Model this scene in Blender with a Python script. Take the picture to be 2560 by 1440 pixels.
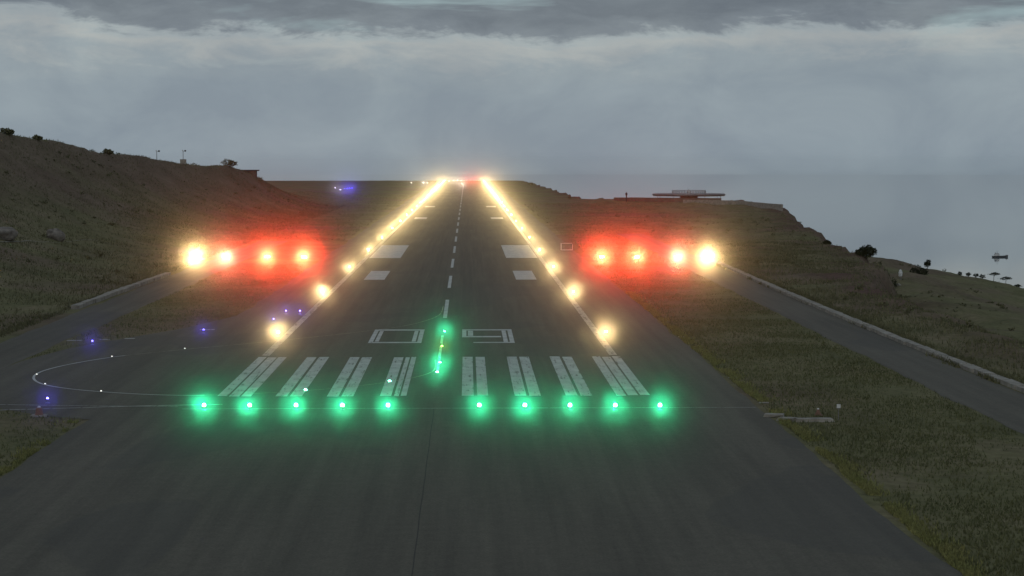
import bpy, bmesh, math, random
import numpy as np
from mathutils import Vector, Matrix, noise as mnoise

R = math.radians
rng = random.Random(11)
nrg = np.random.default_rng(5)
sc = bpy.context.scene
for o in list(bpy.data.objects): bpy.data.objects.remove(o)
COL = sc.collection

# ------------------------------------------------------------------ camera
FPX = 4950.0; CAMX, CAMH = 2.46, 17.4
TILT = math.atan(320 / FPX); YAW = math.atan(112.5 / FPX * math.cos(TILT))
cd = bpy.data.cameras.new('camera'); cam = bpy.data.objects.new('camera', cd); COL.objects.link(cam)
cam.location = (CAMX, 0, CAMH); cam.rotation_euler = (R(90) - TILT, 0, -YAW)
cd.sensor_width = 36; cd.lens = FPX / 2560 * 36; cd.clip_start = 0.5; cd.clip_end = 90000
sc.camera = cam

# ------------------------------------------------------------------ world
SUN_EL, SUN_AZ = R(7), R(205)
W = bpy.data.worlds.new('World'); sc.world = W; W.use_nodes = True
nt = W.node_tree; nt.nodes.clear()
def N(t, **k):
    n = nt.nodes.new(t)
    for a, b in k.items(): setattr(n, a, b)
    return n
def L(a, b): nt.links.new(a, b)
def mth(op, a, b=None, c=None):
    n = N('ShaderNodeMath', operation=op)
    for i, v in enumerate((a, b, c)):
        if v is None: continue
        if isinstance(v, (int, float)): n.inputs[i].default_value = v
        else: L(v, n.inputs[i])
    return n.outputs[0]
def s2l(r, g, b):
    f = lambda c: (c / 255 / 12.92) if c / 255 <= 0.04045 else ((c / 255 + 0.055) / 1.055) ** 2.4
    return (f(r), f(g), f(b), 1)
def ramp(fac, stops, interp='LINEAR'):
    n = N('ShaderNodeValToRGB'); cr = n.color_ramp; cr.interpolation = interp
    while len(cr.elements) < len(stops): cr.elements.new(0.5)
    for e, (p, c) in zip(cr.elements, stops): e.position = p; e.color = c
    L(fac, n.inputs[0]); return n.outputs[0]
def noise3(vec, scale, detail=5, rough=0.55, dist=0.0):
    n = N('ShaderNodeTexNoise'); n.inputs['Scale'].default_value = scale
    n.inputs['Detail'].default_value = detail; n.inputs['Roughness'].default_value = rough
    n.inputs['Distortion'].default_value = dist
    L(vec, n.inputs['Vector']); return n.outputs[0]
sky = N('ShaderNodeTexSky', sky_type='NISHITA'); sky.sun_disc = False
sky.sun_elevation = SUN_EL; sky.sun_rotation = SUN_AZ; sky.dust_density = 2.0
tc = N('ShaderNodeTexCoord'); sep = N('ShaderNodeSeparateXYZ'); L(tc.outputs['Generated'], sep.inputs[0])
el = sep.outputs[2]
az = mth('ARCTAN2', sep.outputs[0], sep.outputs[1])
def cvec(kx, kz, off):
    c = N('ShaderNodeCombineXYZ'); L(mth('MULTIPLY', az, kx), c.inputs[0]); L(mth('MULTIPLY', el, kz), c.inputs[1])
    c.inputs[2].default_value = off; return c.outputs[0]
n1 = noise3(cvec(6, 26, 9.4), 1.0, 6, 0.55, 0.3)        # big lazy undulation
n2 = noise3(cvec(20, 62, 14.7), 1.0, 8, 0.64, 0.4)        # wisps
n3 = noise3(cvec(13, 20, 4.9), 1.0, 6, 0.6, 0.5)
elw = mth('ADD', mth('ADD', el, 0.005), mth('ADD', mth('MULTIPLY', mth('SUBTRACT', n1, 0.5), 0.036), mth('MULTIPLY', mth('SUBTRACT', n2, 0.5), 0.040)))
fac = mth('MULTIPLY_ADD', elw, 4.0, 0.3)                 # el -0.075 -> 0, 0.175 -> 1
P = lambda e: e * 4.0 + 0.3
band = ramp(fac, [(0.0, s2l(134, 145, 153)), (P(-0.012), s2l(140, 150, 157)), (P(0.012), s2l(143, 152, 159)), (P(0.042), s2l(142, 151, 158)),
                  (P(0.054), s2l(148, 156, 161)), (P(0.0640), s2l(168, 170, 169)), (P(0.069), s2l(160, 166, 168)), (P(0.0735), s2l(124, 130, 137)),
                  (P(0.085), s2l(108, 114, 122)), (P(0.105), s2l(124, 130, 137)), (0.85, s2l(114, 120, 128)), (1.0, s2l(130, 136, 144))])
veil = ramp(n3, [(0.36, (0.91, 0.92, 0.935, 1)), (0.66, (1.13, 1.125, 1.09, 1))])
mul = N('ShaderNodeMix', data_type='RGBA', blend_type='MULTIPLY'); mul.inputs[0].default_value = 1
n4 = noise3(cvec(6, 40, 57.1), 1.0, 5, 0.55, 0.4)       # thin spots where the pale sky shows through
gap = ramp(mth('MULTIPLY', ramp(n4, [(0.54, (0, 0, 0, 1)), (0.66, (1, 1, 1, 1))]), ramp(fac, [(P(0.055), (0, 0, 0, 1)), (P(0.072), (1, 1, 1, 1))])), [(0, (0, 0, 0, 1)), (1, (0.75, 0.75, 0.75, 1))])
gm = N('ShaderNodeMix', data_type='RGBA'); L(gap, gm.inputs[0]); L(band, gm.inputs[6]); gm.inputs[7].default_value = s2l(158, 176, 178)
L(gm.outputs[2], mul.inputs[6]); L(veil, mul.inputs[7])
skys = N('ShaderNodeMix', data_type='RGBA', blend_type='MULTIPLY'); skys.inputs[0].default_value = 1
L(sky.outputs[0], skys.inputs[6]); skys.inputs[7].default_value = (0.06, 0.06, 0.06, 1)
mixs = N('ShaderNodeMix', data_type='RGBA'); mixs.inputs[0].default_value = 0.93
L(skys.outputs[2], mixs.inputs[6]); L(mul.outputs[2], mixs.inputs[7])
bg = N('ShaderNodeBackground'); bg.inputs[1].default_value = 1.05
tint = N('ShaderNodeMix', data_type='RGBA', blend_type='MULTIPLY'); tint.inputs[0].default_value = 1; tint.inputs[7].default_value = (0.95, 1.0, 1.04, 1)
L(mixs.outputs[2], tint.inputs[6]); L(tint.outputs[2], bg.inputs[0])
wo = N('ShaderNodeOutputWorld'); L(bg.outputs[0], wo.inputs[0])

sd = bpy.data.lights.new('sun', 'SUN'); sd.energy = 0.35; sd.angle = R(25); sd.color = (1, 0.95, 0.9)
sun = bpy.data.objects.new('sun', sd); COL.objects.link(sun)
sdir = Vector((math.sin(SUN_AZ) * math.cos(SUN_EL), math.cos(SUN_AZ) * math.cos(SUN_EL), math.sin(SUN_EL)))
sun.rotation_euler = sdir.to_track_quat('Z', 'Y').to_euler()

vs = sc.view_settings; vs.view_transform = 'Standard'; vs.look = 'None'; vs.exposure = 0.0; vs.gamma = 1.0; vs.use_curve_mapping = False
cy = sc.cycles; cy.use_denoising = True; cy.max_bounces = 4; cy.volume_bounces = 0; cy.sample_clamp_indirect = 2.0; cy.sample_clamp_direct = 0
cy.use_light_tree = False; cy.use_adaptive_sampling = False; cy.caustics_reflective = False; cy.caustics_refractive = False
sc.render.film_transparent = False

# ------------------------------------------------------------------ helpers
def at(u, v, D):
    """world point on the ray of photo pixel (u, v) at world depth y = D"""
    fx = (u - 1280) / FPX; fy = (720 - v) / FPX
    d = cam.rotation_euler.to_matrix() @ Vector((fx, fy, -1))
    return Vector((CAMX, 0, CAMH)) + d * (D / d.y)
def gnd(u, v, z=0.0):
    fx = (u - 1280) / FPX; fy = (720 - v) / FPX
    d = cam.rotation_euler.to_matrix() @ Vector((fx, fy, -1))
    return Vector((CAMX, 0, CAMH)) + d * ((z - CAMH) / d.z)

class MB:
    def __init__(s): s.v = []; s.f = []
    def add(s, vs_, fs):
        o = len(s.v); s.v += [tuple(p) for p in vs_]; s.f += [tuple(i + o for i in f) for f in fs]; return s
    def box(s, c, d, rz=0.0, taper=1.0):
        x, y, z = d[0] / 2, d[1] / 2, d[2] / 2; t = taper
        p = [(-x, -y, -z), (x, -y, -z), (x, y, -z), (-x, y, -z), (-x * t, -y * t, z), (x * t, -y * t, z), (x * t, y * t, z), (-x * t, y * t, z)]
        ca, sa = math.cos(rz), math.sin(rz)
        p = [(c[0] + a * ca - b * sa, c[1] + a * sa + b * ca, c[2] + e) for a, b, e in p]
        return s.add(p, [(0, 3, 2, 1), (4, 5, 6, 7), (0, 1, 5, 4), (1, 2, 6, 5), (2, 3, 7, 6), (3, 0, 4, 7)])
    def lathe(s, c, prof, n=12):
        """prof: [(radius, z)...] closed at both ends with caps"""
        vs_ = []; fs = []
        for r_, z in prof:
            for k in range(n):
                a = 2 * math.pi * k / n; vs_.append((c[0] + r_ * math.cos(a), c[1] + r_ * math.sin(a), c[2] + z))
        m = len(prof)
        for i in range(m - 1):
            for k in range(n): fs.append((i * n + k, i * n + (k + 1) % n, (i + 1) * n + (k + 1) % n, (i + 1) * n + k))
        fs.append(tuple(range(n - 1, -1, -1))); fs.append(tuple((m - 1) * n + k for k in range(n)))
        return s.add(vs_, fs)
    def tube(s, a, b, r0, r1=None, n=8):
        r1 = r0 if r1 is None else r1; a = Vector(a); b = Vector(b); d = (b - a).normalized()
        t = Vector((0, 0, 1)) if abs(d.z) < 0.9 else Vector((1, 0, 0)); u = d.cross(t).normalized(); w = d.cross(u)
        vs_ = []
        for p, r_ in ((a, r0), (b, r1)):
            for k in range(n):
                q = 2 * math.pi * k / n; vs_.append(p + u * (r_ * math.cos(q)) + w * (r_ * math.sin(q)))
        fs = [(k, (k + 1) % n, n + (k + 1) % n, n + k) for k in range(n)] + [tuple(range(n - 1, -1, -1)), tuple(range(n, 2 * n))]
        return s.add(vs_, fs)
    def sheet(s, pts, z=None):
        return s.add([(p[0], p[1], p[2] if z is None else z) for p in pts], [tuple(range(len(pts)))])
    def mesh(s, name):
        me = bpy.data.meshes.new(name); me.from_pydata(s.v, [], s.f); me.update()
        bm = bmesh.new(); bm.from_mesh(me); bmesh.ops.recalc_face_normals(bm, faces=bm.faces); bm.to_mesh(me); bm.free()
        return me
    def build(s, name, mat, parent=None, loc=None, smooth=False, up=False):
        me = s.mesh(name)
        if up:
            for p in me.polygons:
                if p.normal.z < 0: p.flip()
        return link(name, me, mat, parent, loc, smooth)
def link(name, me, mat, parent=None, loc=None, smooth=False):
    if mat is not None and not me.materials: me.materials.append(mat)
    if smooth: me.polygons.foreach_set('use_smooth', [True] * len(me.polygons))
    o = bpy.data.objects.new(name, me); COL.objects.link(o)
    if parent is not None: o.parent = parent
    if loc is not None: o.location = loc
    return o
def thing(name, loc, label, cat, group=None, rz=0.0):
    o = bpy.data.objects.new(name, None); COL.objects.link(o); o.location = loc; o.rotation_euler = (0, 0, rz)
    o.empty_display_size = 0.2
    return tag(o, label, cat, group)
def tag(o, label, cat, group=None):
    o['label'] = label; o['category'] = cat
    if group: o['group'] = group
    return o
def kind(o, k): o['kind'] = k; return o

# ------------------------------------------------------------------ materials
class Mat:
    def __init__(s, name):
        s.m = bpy.data.materials.new(name); s.m.use_nodes = True; s.t = s.m.node_tree; s.t.nodes.clear()
        s.out = s.t.nodes.new('ShaderNodeOutputMaterial'); s.b = s.t.nodes.new('ShaderNodeBsdfPrincipled')
        s.t.links.new(s.b.outputs[0], s.out.inputs[0]); s.b.inputs['Roughness'].default_value = 0.85
        s.b.inputs['Specular IOR Level'].default_value = 0.3
        s.geo = s.t.nodes.new('ShaderNodeNewGeometry')
    def n(s, t): return s.t.nodes.new(t)
    def l(s, a, b): s.t.links.new(a, b)
    def noise(s, scale, detail=4, rough=0.6, sc3=(1, 1, 1), dist=0.0, off=(0, 0, 0)):
        mp = s.n('ShaderNodeMapping'); mp.inputs['Scale'].default_value = sc3; mp.inputs['Location'].default_value = off
        s.l(s.geo.outputs['Position'], mp.inputs[0])
        k = s.n('ShaderNodeTexNoise'); k.inputs['Scale'].default_value = scale; k.inputs['Detail'].default_value = detail
        k.inputs['Roughness'].default_value = rough; k.inputs['Distortion'].default_value = dist
        s.l(mp.outputs[0], k.inputs['Vector']); return k.outputs[0]
    def ramp(s, fac, stops):
        k = s.n('ShaderNodeValToRGB'); cr = k.color_ramp
        while len(cr.elements) < len(stops): cr.elements.new(0.5)
        for e, (p, c) in zip(cr.elements, stops): e.position = p; e.color = (*c, 1) if len(c) == 3 else c
        s.l(fac, k.inputs[0]); return k.outputs[0]
    def mix(s, fac, a, b, mode='MIX'):
        k = s.n('ShaderNodeMix'); k.data_type = 'RGBA'; k.blend_type = mode
        for i, v in ((0, fac), (6, a), (7, b)):
            if isinstance(v, (int, float)): k.inputs[i].default_value = v
            elif isinstance(v, tuple): k.inputs[i].default_value = (*v, 1)
            else: s.l(v, k.inputs[i])
        return k.outputs[2]
    def col(s, c):
        if isinstance(c, tuple): s.b.inputs['Base Color'].default_value = (*c, 1)
        else: s.l(c, s.b.inputs['Base Color'])
        return s
    def mul(s, a, k):
        n_ = s.n('ShaderNodeMath'); n_.operation = 'MULTIPLY'; s.l(a, n_.inputs[0]); n_.inputs[1].default_value = k; return n_.outputs[0]
    def bump(s, h, strength=0.3, dist=0.05):
        k = s.n('ShaderNodeBump'); k.inputs['Strength'].default_value = strength; k.inputs['Distance'].default_value = dist
        s.l(h, k.inputs['Height']); s.l(k.outputs[0], s.b.inputs['Normal']); return s
G3 = lambda v: (v, v, v)
def asphalt_col(m):
    a = m.noise(0.09, 5, 0.6, (1, 0.35, 1)); b = m.noise(1.4, 4, 0.7); c = m.noise(0.7, 4, 0.65, (1, 0.03, 1))
    base = m.ramp(a, [(0.3, (0.091, 0.081, 0.060)), (0.7, (0.128, 0.115, 0.086))])
    base = m.mix(0.35, base, m.ramp(b, [(0.3, (0.072, 0.066, 0.052)), (0.7, (0.143, 0.132, 0.108))]))
    col_ = m.mix(0.5, base, m.ramp(c, [(0.36, (0.66, 0.65, 0.64)), (0.62, (1.22, 1.22, 1.20))]), 'MULTIPLY')
    col_ = m.mix(0.8, col_, m.ramp(m.noise(7.0, 3, 0.8), [(0.3, G3(0.66)), (0.7, G3(1.32))]), 'MULTIPLY')
    # tyre rubber laid down in long streaks along the wheel tracks, and old patches
    sp = m.n('ShaderNodeSeparateXYZ'); m.l(m.geo.outputs['Position'], sp.inputs[0])
    ab = m.n('ShaderNodeMath'); ab.operation = 'ABSOLUTE'; m.l(sp.outputs[0], ab.inputs[0])
    lane = m.ramp(m.mul(ab.outputs[0], 0.06), [(0.0, G3(0.35)), (0.12, G3(1.0)), (0.30, G3(0.8)), (0.55, G3(0.0))])
    along = m.ramp(m.mul(sp.outputs[1], 0.001), [(0.17, G3(0.1)), (0.30, G3(1.0)), (0.75, G3(0.7)), (0.95, G3(0.2))])
    stk = m.ramp(m.noise(1.0, 5, 0.7, (1.6, 0.012, 1), 0, (7, 3, 0)), [(0.35, G3(0.15)), (0.62, G3(0.75))])
    rub = m.mix(1.0, m.mix(1.0, lane, along, 'MULTIPLY'), stk, 'MULTIPLY')
    col_ = m.mix(rub, col_, (0.045, 0.043, 0.040))
    pt = m.ramp(m.noise(0.06, 2, 0.4, (1, 0.5, 1), 0.8, (1, 5, 0)), [(0.585, G3(0.0)), (0.60, G3(0.35))])
    return m.mix(pt, col_, (0.070, 0.067, 0.060))
def mk_asphalt():
    m = Mat('asphalt'); m.col(asphalt_col(m)); m.bump(m.noise(9, 3, 0.7), 0.25, 0.02); return m.m
def mk_paint(name, c, wear=0.46):
    m = Mat(name)
    w = m.noise(1.6, 6, 0.72, (1, 0.28, 1)); st = m.noise(5.0, 3, 0.6, (1, 0.05, 1), 0, (3, 1, 0))
    k = m.mix(0.45, w, st)
    mask = m.ramp(k, [(wear - 0.07, G3(0.0)), (wear + 0.03, G3(1.0))])
    dirt = m.noise(0.5, 4, 0.6)
    pc = m.mix(1.0, m.ramp(dirt, [(0.3, tuple(x * 0.75 for x in c)), (0.7, c)]), m.ramp(w, [(0.3, G3(0.75)), (0.65, G3(1))]), 'MULTIPLY')
    m.col(m.mix(mask, asphalt_col(m), pc)); return m.m
def mk_plain(name, c, rough=0.7, var=0.25, metal=0.0, scale=2.0):
    m = Mat(name); n_ = m.noise(scale, 5, 0.65)
    m.col(m.ramp(n_, [(0.3, tuple(x * (1 - var) for x in c)), (0.7, tuple(min(1, x * (1 + var * 0.5)) for x in c))]))
    m.b.inputs['Roughness'].default_value = rough; m.b.inputs['Metallic'].default_value = metal; return m.m
def mk_emit(name, c, strength):
    m = Mat(name); m.b.inputs['Emission Color'].default_value = (*c, 1); m.b.inputs['Emission Strength'].default_value = strength
    m.b.inputs['Base Color'].default_value = (*c, 1); m.m.cycles.emission_sampling = 'NONE'; return m.m
def mk_ground():
    m = Mat('hill_ground')
    big = m.noise(0.018, 5, 0.6, off=(4, 9, 0)); mid = m.noise(0.11, 6, 0.65, (1, 0.6, 1)); fine = m.noise(1.1, 5, 0.7)
    grass = m.ramp(mid, [(0.28, (0.110, 0.112, 0.058)), (0.5, (0.162, 0.154, 0.080)), (0.72, (0.215, 0.182, 0.112))])
    earth = m.ramp(mid, [(0.3, (0.130, 0.096, 0.070)), (0.7, (0.195, 0.146, 0.110))])
    c = m.mix(m.ramp(big, [(0.47, G3(0.0)), (0.60, G3(0.85))]), grass, earth)
    at_ = m.n('ShaderNodeAttribute'); at_.attribute_name = 'soil'
    red = m.ramp(mid, [(0.3, (0.098, 0.060, 0.046)), (0.7, (0.165, 0.112, 0.090))])
    c = m.mix(at_.outputs['Fac'], c, red)
    # steep faces show bare red-brown earth
    sp = m.n('ShaderNodeSeparateXYZ'); m.l(m.geo.outputs['True Normal'], sp.inputs[0])
    c = m.mix(m.ramp(sp.outputs[2], [(0.80, G3(0.8)), (0.95, G3(0.0))]), c, earth)
    c = m.mix(1.0, c, m.ramp(fine, [(0.25, G3(0.62)), (0.5, G3(1.0)), (0.78, G3(1.35))]), 'MULTIPLY')
    m.col(c); m.bump(fine, 0.6, 0.25); m.b.inputs['Roughness'].default_value = 1.0; m.b.inputs['Specular IOR Level'].default_value = 0.05; return m.m
def mk_grass(name, a, b):
    m = Mat(name); n_ = m.noise(0.25, 4, 0.65); n2_ = m.noise(6, 2, 0.6)
    m.col(m.mix(1.0, m.ramp(n_, [(0.3, a), (0.7, b)]), m.ramp(n2_, [(0.3, G3(0.6)), (0.7, G3(1.3))]), 'MULTIPLY'))
    m.b.inputs['Specular IOR Level'].default_value = 0.1; return m.m
ASPH = mk_asphalt()
WHITE = mk_paint('white_paint_worn', (0.62, 0.62, 0.59), 0.43)
WHITE2 = mk_paint('white_paint_sound', (0.66, 0.66, 0.63), 0.38)
FAINT = mk_paint('line_paint_faded', (0.46, 0.45, 0.41), 0.46)
YELLOWP = mk_paint('lead_line_paint', (0.40, 0.36, 0.26), 0.47)
CONC = mk_plain('concrete_pale', (0.32, 0.295, 0.25), 0.9, 0.45, scale=1.2)
CONCD = mk_plain('concrete_dark', (0.20, 0.19, 0.175), 0.9, 0.4, scale=0.6)
GROUND = mk_ground()
GRASS = mk_grass('verge_grass', (0.100, 0.112, 0.052), (0.160, 0.160, 0.076))
GRASSY = mk_grass('edge_grass', (0.210, 0.220, 0.080), (0.300, 0.285, 0.115))
SCRUB = mk_grass('scrub', (0.105, 0.110, 0.058), (0.190, 0.180, 0.098))
LEAF = mk_grass('dark_leaf', (0.022, 0.032, 0.016), (0.048, 0.058, 0.028))
BARK = mk_plain('bark', (0.09, 0.07, 0.05), 0.95)
ROCK = mk_plain('rock', (0.27, 0.235, 0.20), 0.95, 0.6, scale=1.1)
METAL = mk_plain('grey_metal', (0.22, 0.22, 0.22), 0.5, 0.2, 0.6)
YELLOW = mk_plain('yellow_housing', (0.45, 0.30, 0.05), 0.6, 0.2)
ORANGE = mk_plain('orange_housing', (0.24, 0.13, 0.09), 0.6, 0.2)
DARK = mk_plain('dark_housing', (0.06, 0.06, 0.06), 0.7, 0.3)
WHITEM = mk_plain('white_metal', (0.70, 0.70, 0.68), 0.5, 0.12)
WALLM = mk_plain('brown_render', (0.17, 0.125, 0.10), 0.9, 0.3, scale=0.5)
TAR = mk_plain('tar_seam', (0.055, 0.050, 0.042), 0.8, 0.3)
E_WARM = mk_emit('lens_warm', (1, 0.80, 0.42), 90)
E_WHITE = mk_emit('lens_white', (1, 0.95, 0.80), 40)
E_GREEN = mk_emit('lens_green', (0.25, 1, 0.70), 60)
E_TINY = mk_emit('lens_tiny', (1, 0.97, 0.88), 1.6)
E_YG = mk_emit('lens_yellow_green', (0.6, 1, 0.1), 20)
E_RED = mk_emit('lens_red', (1, 0.45, 0.16), 120)
E_REDF = mk_emit('lens_end_red', (1, 0.10, 0.06), 40)
E_BLUE = mk_emit('lens_blue', (0.22, 0.18, 1), 14)

# ------------------------------------------------------------------ terrain
def vnoise(x, y, seed):
    xi = np.floor(x).astype(np.int64); yi = np.floor(y).astype(np.int64); fx = x - xi; fy = y - yi
    def h(a, b):
        v = (a * 374761393 + b * 668265263 + seed * 974634777) & 0xFFFFFFFF
        v = ((v ^ (v >> 13)) * 1274126177) & 0xFFFFFFFF
        return ((v ^ (v >> 16)) & 0xFFFF) / 65535.0
    u = fx * fx * (3 - 2 * fx); w = fy * fy * (3 - 2 * fy)
    return (h(xi, yi) * (1 - u) + h(xi + 1, yi) * u) * (1 - w) + (h(xi, yi + 1) * (1 - u) + h(xi + 1, yi + 1) * u) * w - 0.5
def fbm(x, y, s, seed, oct=4):
    t = 0; a = 1
    for k in range(oct): t = t + a * vnoise(x / s, y / s, seed + k * 17); s *= 0.5; a *= 0.5
    return t
RIMY = [-60, 150, 230, 270, 332, 367, 407, 425, 493, 583, 707, 760, 820, 850, 880, 908, 1330, 1700]
RIMX = [52, 52, 53, 57.5, 70, 75, 77, 79, 87, 98, 115, 119, 118, 112, 70, 53, 51, 50]
HY = [-60, 200, 300, 450, 520, 600, 650, 700, 740, 790, 850, 1150]
HX = [-112, -112, -112, -104, -94, -84.5, -76, -74, -74, -76, -80, -80]
HZ = [29, 29, 28.5, 23.6, 19.9, 16.6, 15.2, 13.0, 10.3, 7.0, 4.5, 0.0]
sst = lambda t: np.clip(t, 0, 1) ** 2 * (3 - 2 * np.clip(t, 0, 1))
PADC = [(-23.3, 133), (-26, 134.5), (-30, 138.5), (-33.6, 144), (-36, 151), (-36.6, 160), (-36.2, 172), (-34.5, 183), (-31, 194), (-27, 205), (-23.3, 222)]
def paved(x, y, grow=0.0):
    g = grow
    m = (np.abs(x) < 23.3 + g) & (y < 1660)
    m |= (x > 37.6 - g) & (x < 44.6 + g) & (y < 470)
    m |= (x < -36 + g) & (x > -42.8 - g) & (y < 430)
    px_ = [p[0] for p in PADC]; py_ = [p[1] for p in PADC]
    m |= (x < -20) & (x > np.interp(y, py_, px_, left=0, right=0) - g) & (y > 133) & (y < 222)
    return m
def height(x, y):
    x = np.asarray(x, float); y = np.asarray(y, float)
    rim = np.interp(y, RIMY, RIMX) + fbm(x, y, 22, 3, 5) * 5.0 * sst((y - 180) / 120)
    d = x - rim
    low = 3.1 - 0.19 * x + 0.0155 * y + fbm(x, y, 40, 8, 4) * 2.0
    e = ((x - 110) * 160 + (y - 640) * 80) / math.hypot(160, 80)
    low = np.minimum(low - 0.55 * np.maximum(0, e + fbm(x, y, 30, 21, 3) * 8), -1.2)
    k = sst(d / np.interp(y, [0, 220, 290, 900], [18, 15, 6, 6]))
    z = low * k - 3.2 * np.exp(-((d - 9) / 9.0) ** 2) * sst((y - 215) / 60) * (d > 0) * sst(d / 4)
    z = z + fbm(x, y, 4.5, 141, 4) * 1.5 * np.exp(-((d - 2) / 5.0) ** 2) * sst((y - 290) / 60)
    # left hill
    foot = -47.0
    xr = np.interp(y, HY, HX); zr = np.interp(y, HY, HZ) * (1 + 0.0 * x)
    t = (foot - x) / (foot - xr)
    hill = np.where(t < 1, zr * np.clip(t, 0, 1) ** 1.9, zr - 0.05 * (xr - x))
    hn = fbm(x, y, 35, 31, 5) * 1.1 + fbm(x, y, 5, 41, 3) * 0.25
    hill = hill + hn * sst((foot - x - 4) / 30) * np.clip(zr / 8, 0.05, 1)
    z = np.where(x < foot, np.maximum(hill, -0.1), z)
    z = np.where((x > 44.8), z + (fbm(x, y, 9, 51, 4) * 0.9 + fbm(x, y, 30, 61, 3) * 1.0) * sst((x - 45) / 8), z)
    # verge micro relief, paved ground pressed flat under the pavement
    pv = paved(x, y, 1.25)
    z = z + fbm(x, y, 4, 71, 3) * 0.10 * (~pv) + 0.02 * (~pv)
    z = np.where(pv, -0.03, z)
    # plateau ends beyond the runway and far out to both sides
    z = z - 0.45 * np.maximum(0, y - 1690) - 0.5 * np.maximum(0, -x - 330) - 0.45 * np.maximum(0, x - 230)
    return np.maximum(z, -215)
def H(x, y): return float(height(np.array([x]), np.array([y]))[0])

gx = np.unique(np.concatenate([np.linspace(-760, -130, 40), np.arange(-130, 180, 1.15), np.linspace(180, 720, 50),
                               np.array([-43.4, -42.9, -36.0 + 0.7, -23.95, 23.95, 36.95, 45.25])]))
gy = np.unique(np.concatenate([np.linspace(-80, 60, 15), np.arange(60, 480, 1.3), np.arange(480, 900, 2.2), np.arange(900, 1700, 7), np.linspace(1700, 2250, 50)]))
GX, GY = np.meshgrid(gx, gy); GZ = height(GX, GY)
nx, ny = len(gx), len(gy)
co = np.stack([GX, GY, GZ], -1).reshape(-1, 3)
ii = (np.arange(ny - 1)[:, None] * nx + np.arange(nx - 1)[None, :]).reshape(-1)
quads = np.stack([ii, ii + 1, ii + nx + 1, ii + nx], -1)
def np_mesh(name, co, faces):
    me = bpy.data.meshes.new(name); nf, k = faces.shape
    me.vertices.add(len(co)); me.vertices.foreach_set('co', co.astype(np.float32).ravel())
    me.loops.add(nf * k); me.loops.foreach_set('vertex_index', faces.astype(np.int32).ravel())
    me.polygons.add(nf); me.polygons.foreach_set('loop_start', np.arange(0, nf * k, k, dtype=np.int32))
    me.update(calc_edges=True); return me
gme = np_mesh('ground', co, quads)
rimd = GX - np.interp(GY, RIMY, RIMX)                      # bare red soil along the rim and outside the right kerb
soil = np.exp(-((rimd - 3) / 9.0) ** 2) * sst((GY - 235) / 50) + 0.85 * np.exp(-((GX - 60) / 9.0) ** 2) * sst((GY - 140) / 30) * sst((310 - GY) / 40) \
       + 0.3 * np.exp(-((GX + 88) / 14.0) ** 2) * sst((GY - 330) / 60) * sst((560 - GY) / 80)
soil = np.clip(soil * (1.0 + 1.8 * fbm(GX, GY, 16, 131, 4)), 0, 1)
ca = gme.attributes.new('soil', 'FLOAT', 'POINT'); ca.data.foreach_set('value', soil.astype(np.float32).ravel())
kind(link('ground', gme, GROUND, smooth=True), 'structure')

# sea
SEA_Z = -200.0
m = Mat('sea_water'); m.col((0.05, 0.075, 0.09)); m.b.inputs['Roughness'].default_value = 0.03; m.b.inputs['Specular IOR Level'].default_value = 0.5
w1 = m.noise(0.02, 6, 0.65, (1, 0.45, 1)); m.bump(w1, 0.04, 1.5)
sea = MB(); n_ = 96
sea.sheet([(30000 * math.cos(2 * math.pi * k / n_), 30000 * math.sin(2 * math.pi * k / n_), SEA_Z) for k in range(n_)])
kind(sea.build('sea', m.m, up=True), 'structure')

# ------------------------------------------------------------------ pavement
def rect(mb, x0, x1, y0, y1, z): return mb.sheet([(x0, y0, z), (x1, y0, z), (x1, y1, z), (x0, y1, z)])
def ragged(xl, xr, y0, y1, z, amp=0.35, seed=1, keep_l=False, keep_r=False):
    ys = np.concatenate([np.arange(y0, min(y1, 420), 1.2), np.arange(420, y1, 12), [y1]]) if y1 > 420 else np.append(np.arange(y0, y1, 1.2), y1)
    ys = np.unique(ys); a = fbm(ys, ys * 0 + seed, 9, 3 + seed, 4) * amp * 1.6 - 0.1; b = fbm(ys, ys * 0 + seed, 9, 77 + seed, 4) * amp * 1.6 - 0.1
    mb_ = MB(); vs_ = []
    for y_, p_, q_ in zip(ys, a, b): vs_ += [(xl - p_, y_, z), (xr + q_, y_, z)]
    mb_.add(vs_, [(2 * i, 2 * i + 1, 2 * i + 3, 2 * i + 2) for i in range(len(ys) - 1)]); return mb_
runway = ragged(-23.2, 23.2, 25, 1658, 0.0).build('runway', ASPH, up=True); kind(runway, 'structure')
pad = MB().sheet([(p[0], p[1], -0.006) for p in PADC] + [(-20, 222, -0.006), (-20, 133, -0.006)]).build('turn_pad', ASPH, up=True); kind(pad, 'structure')
sr = ragged(37.7, 44.0, 25, 468, -0.012, 0.5, 4); kind(sr.build('service_road', ASPH, up=True), 'structure')
sl = ragged(-42.3, -36.0, 25, 428, -0.012, 0.5, 6); kind(sl.build('service_road', ASPH, up=True), 'structure')

MZ = 0.010
def mark(name, quads_, mat=WHITE, parent=runway):
    mb = MB()
    for q in quads_: mb.sheet([(p[0], p[1], MZ) for p in q])
    return mb.build(name, mat, parent, up=True)
def rq(x0, x1, y0, y1): return [(x0, y0), (x1, y0), (x1, y1), (x0, y1)]
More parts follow.
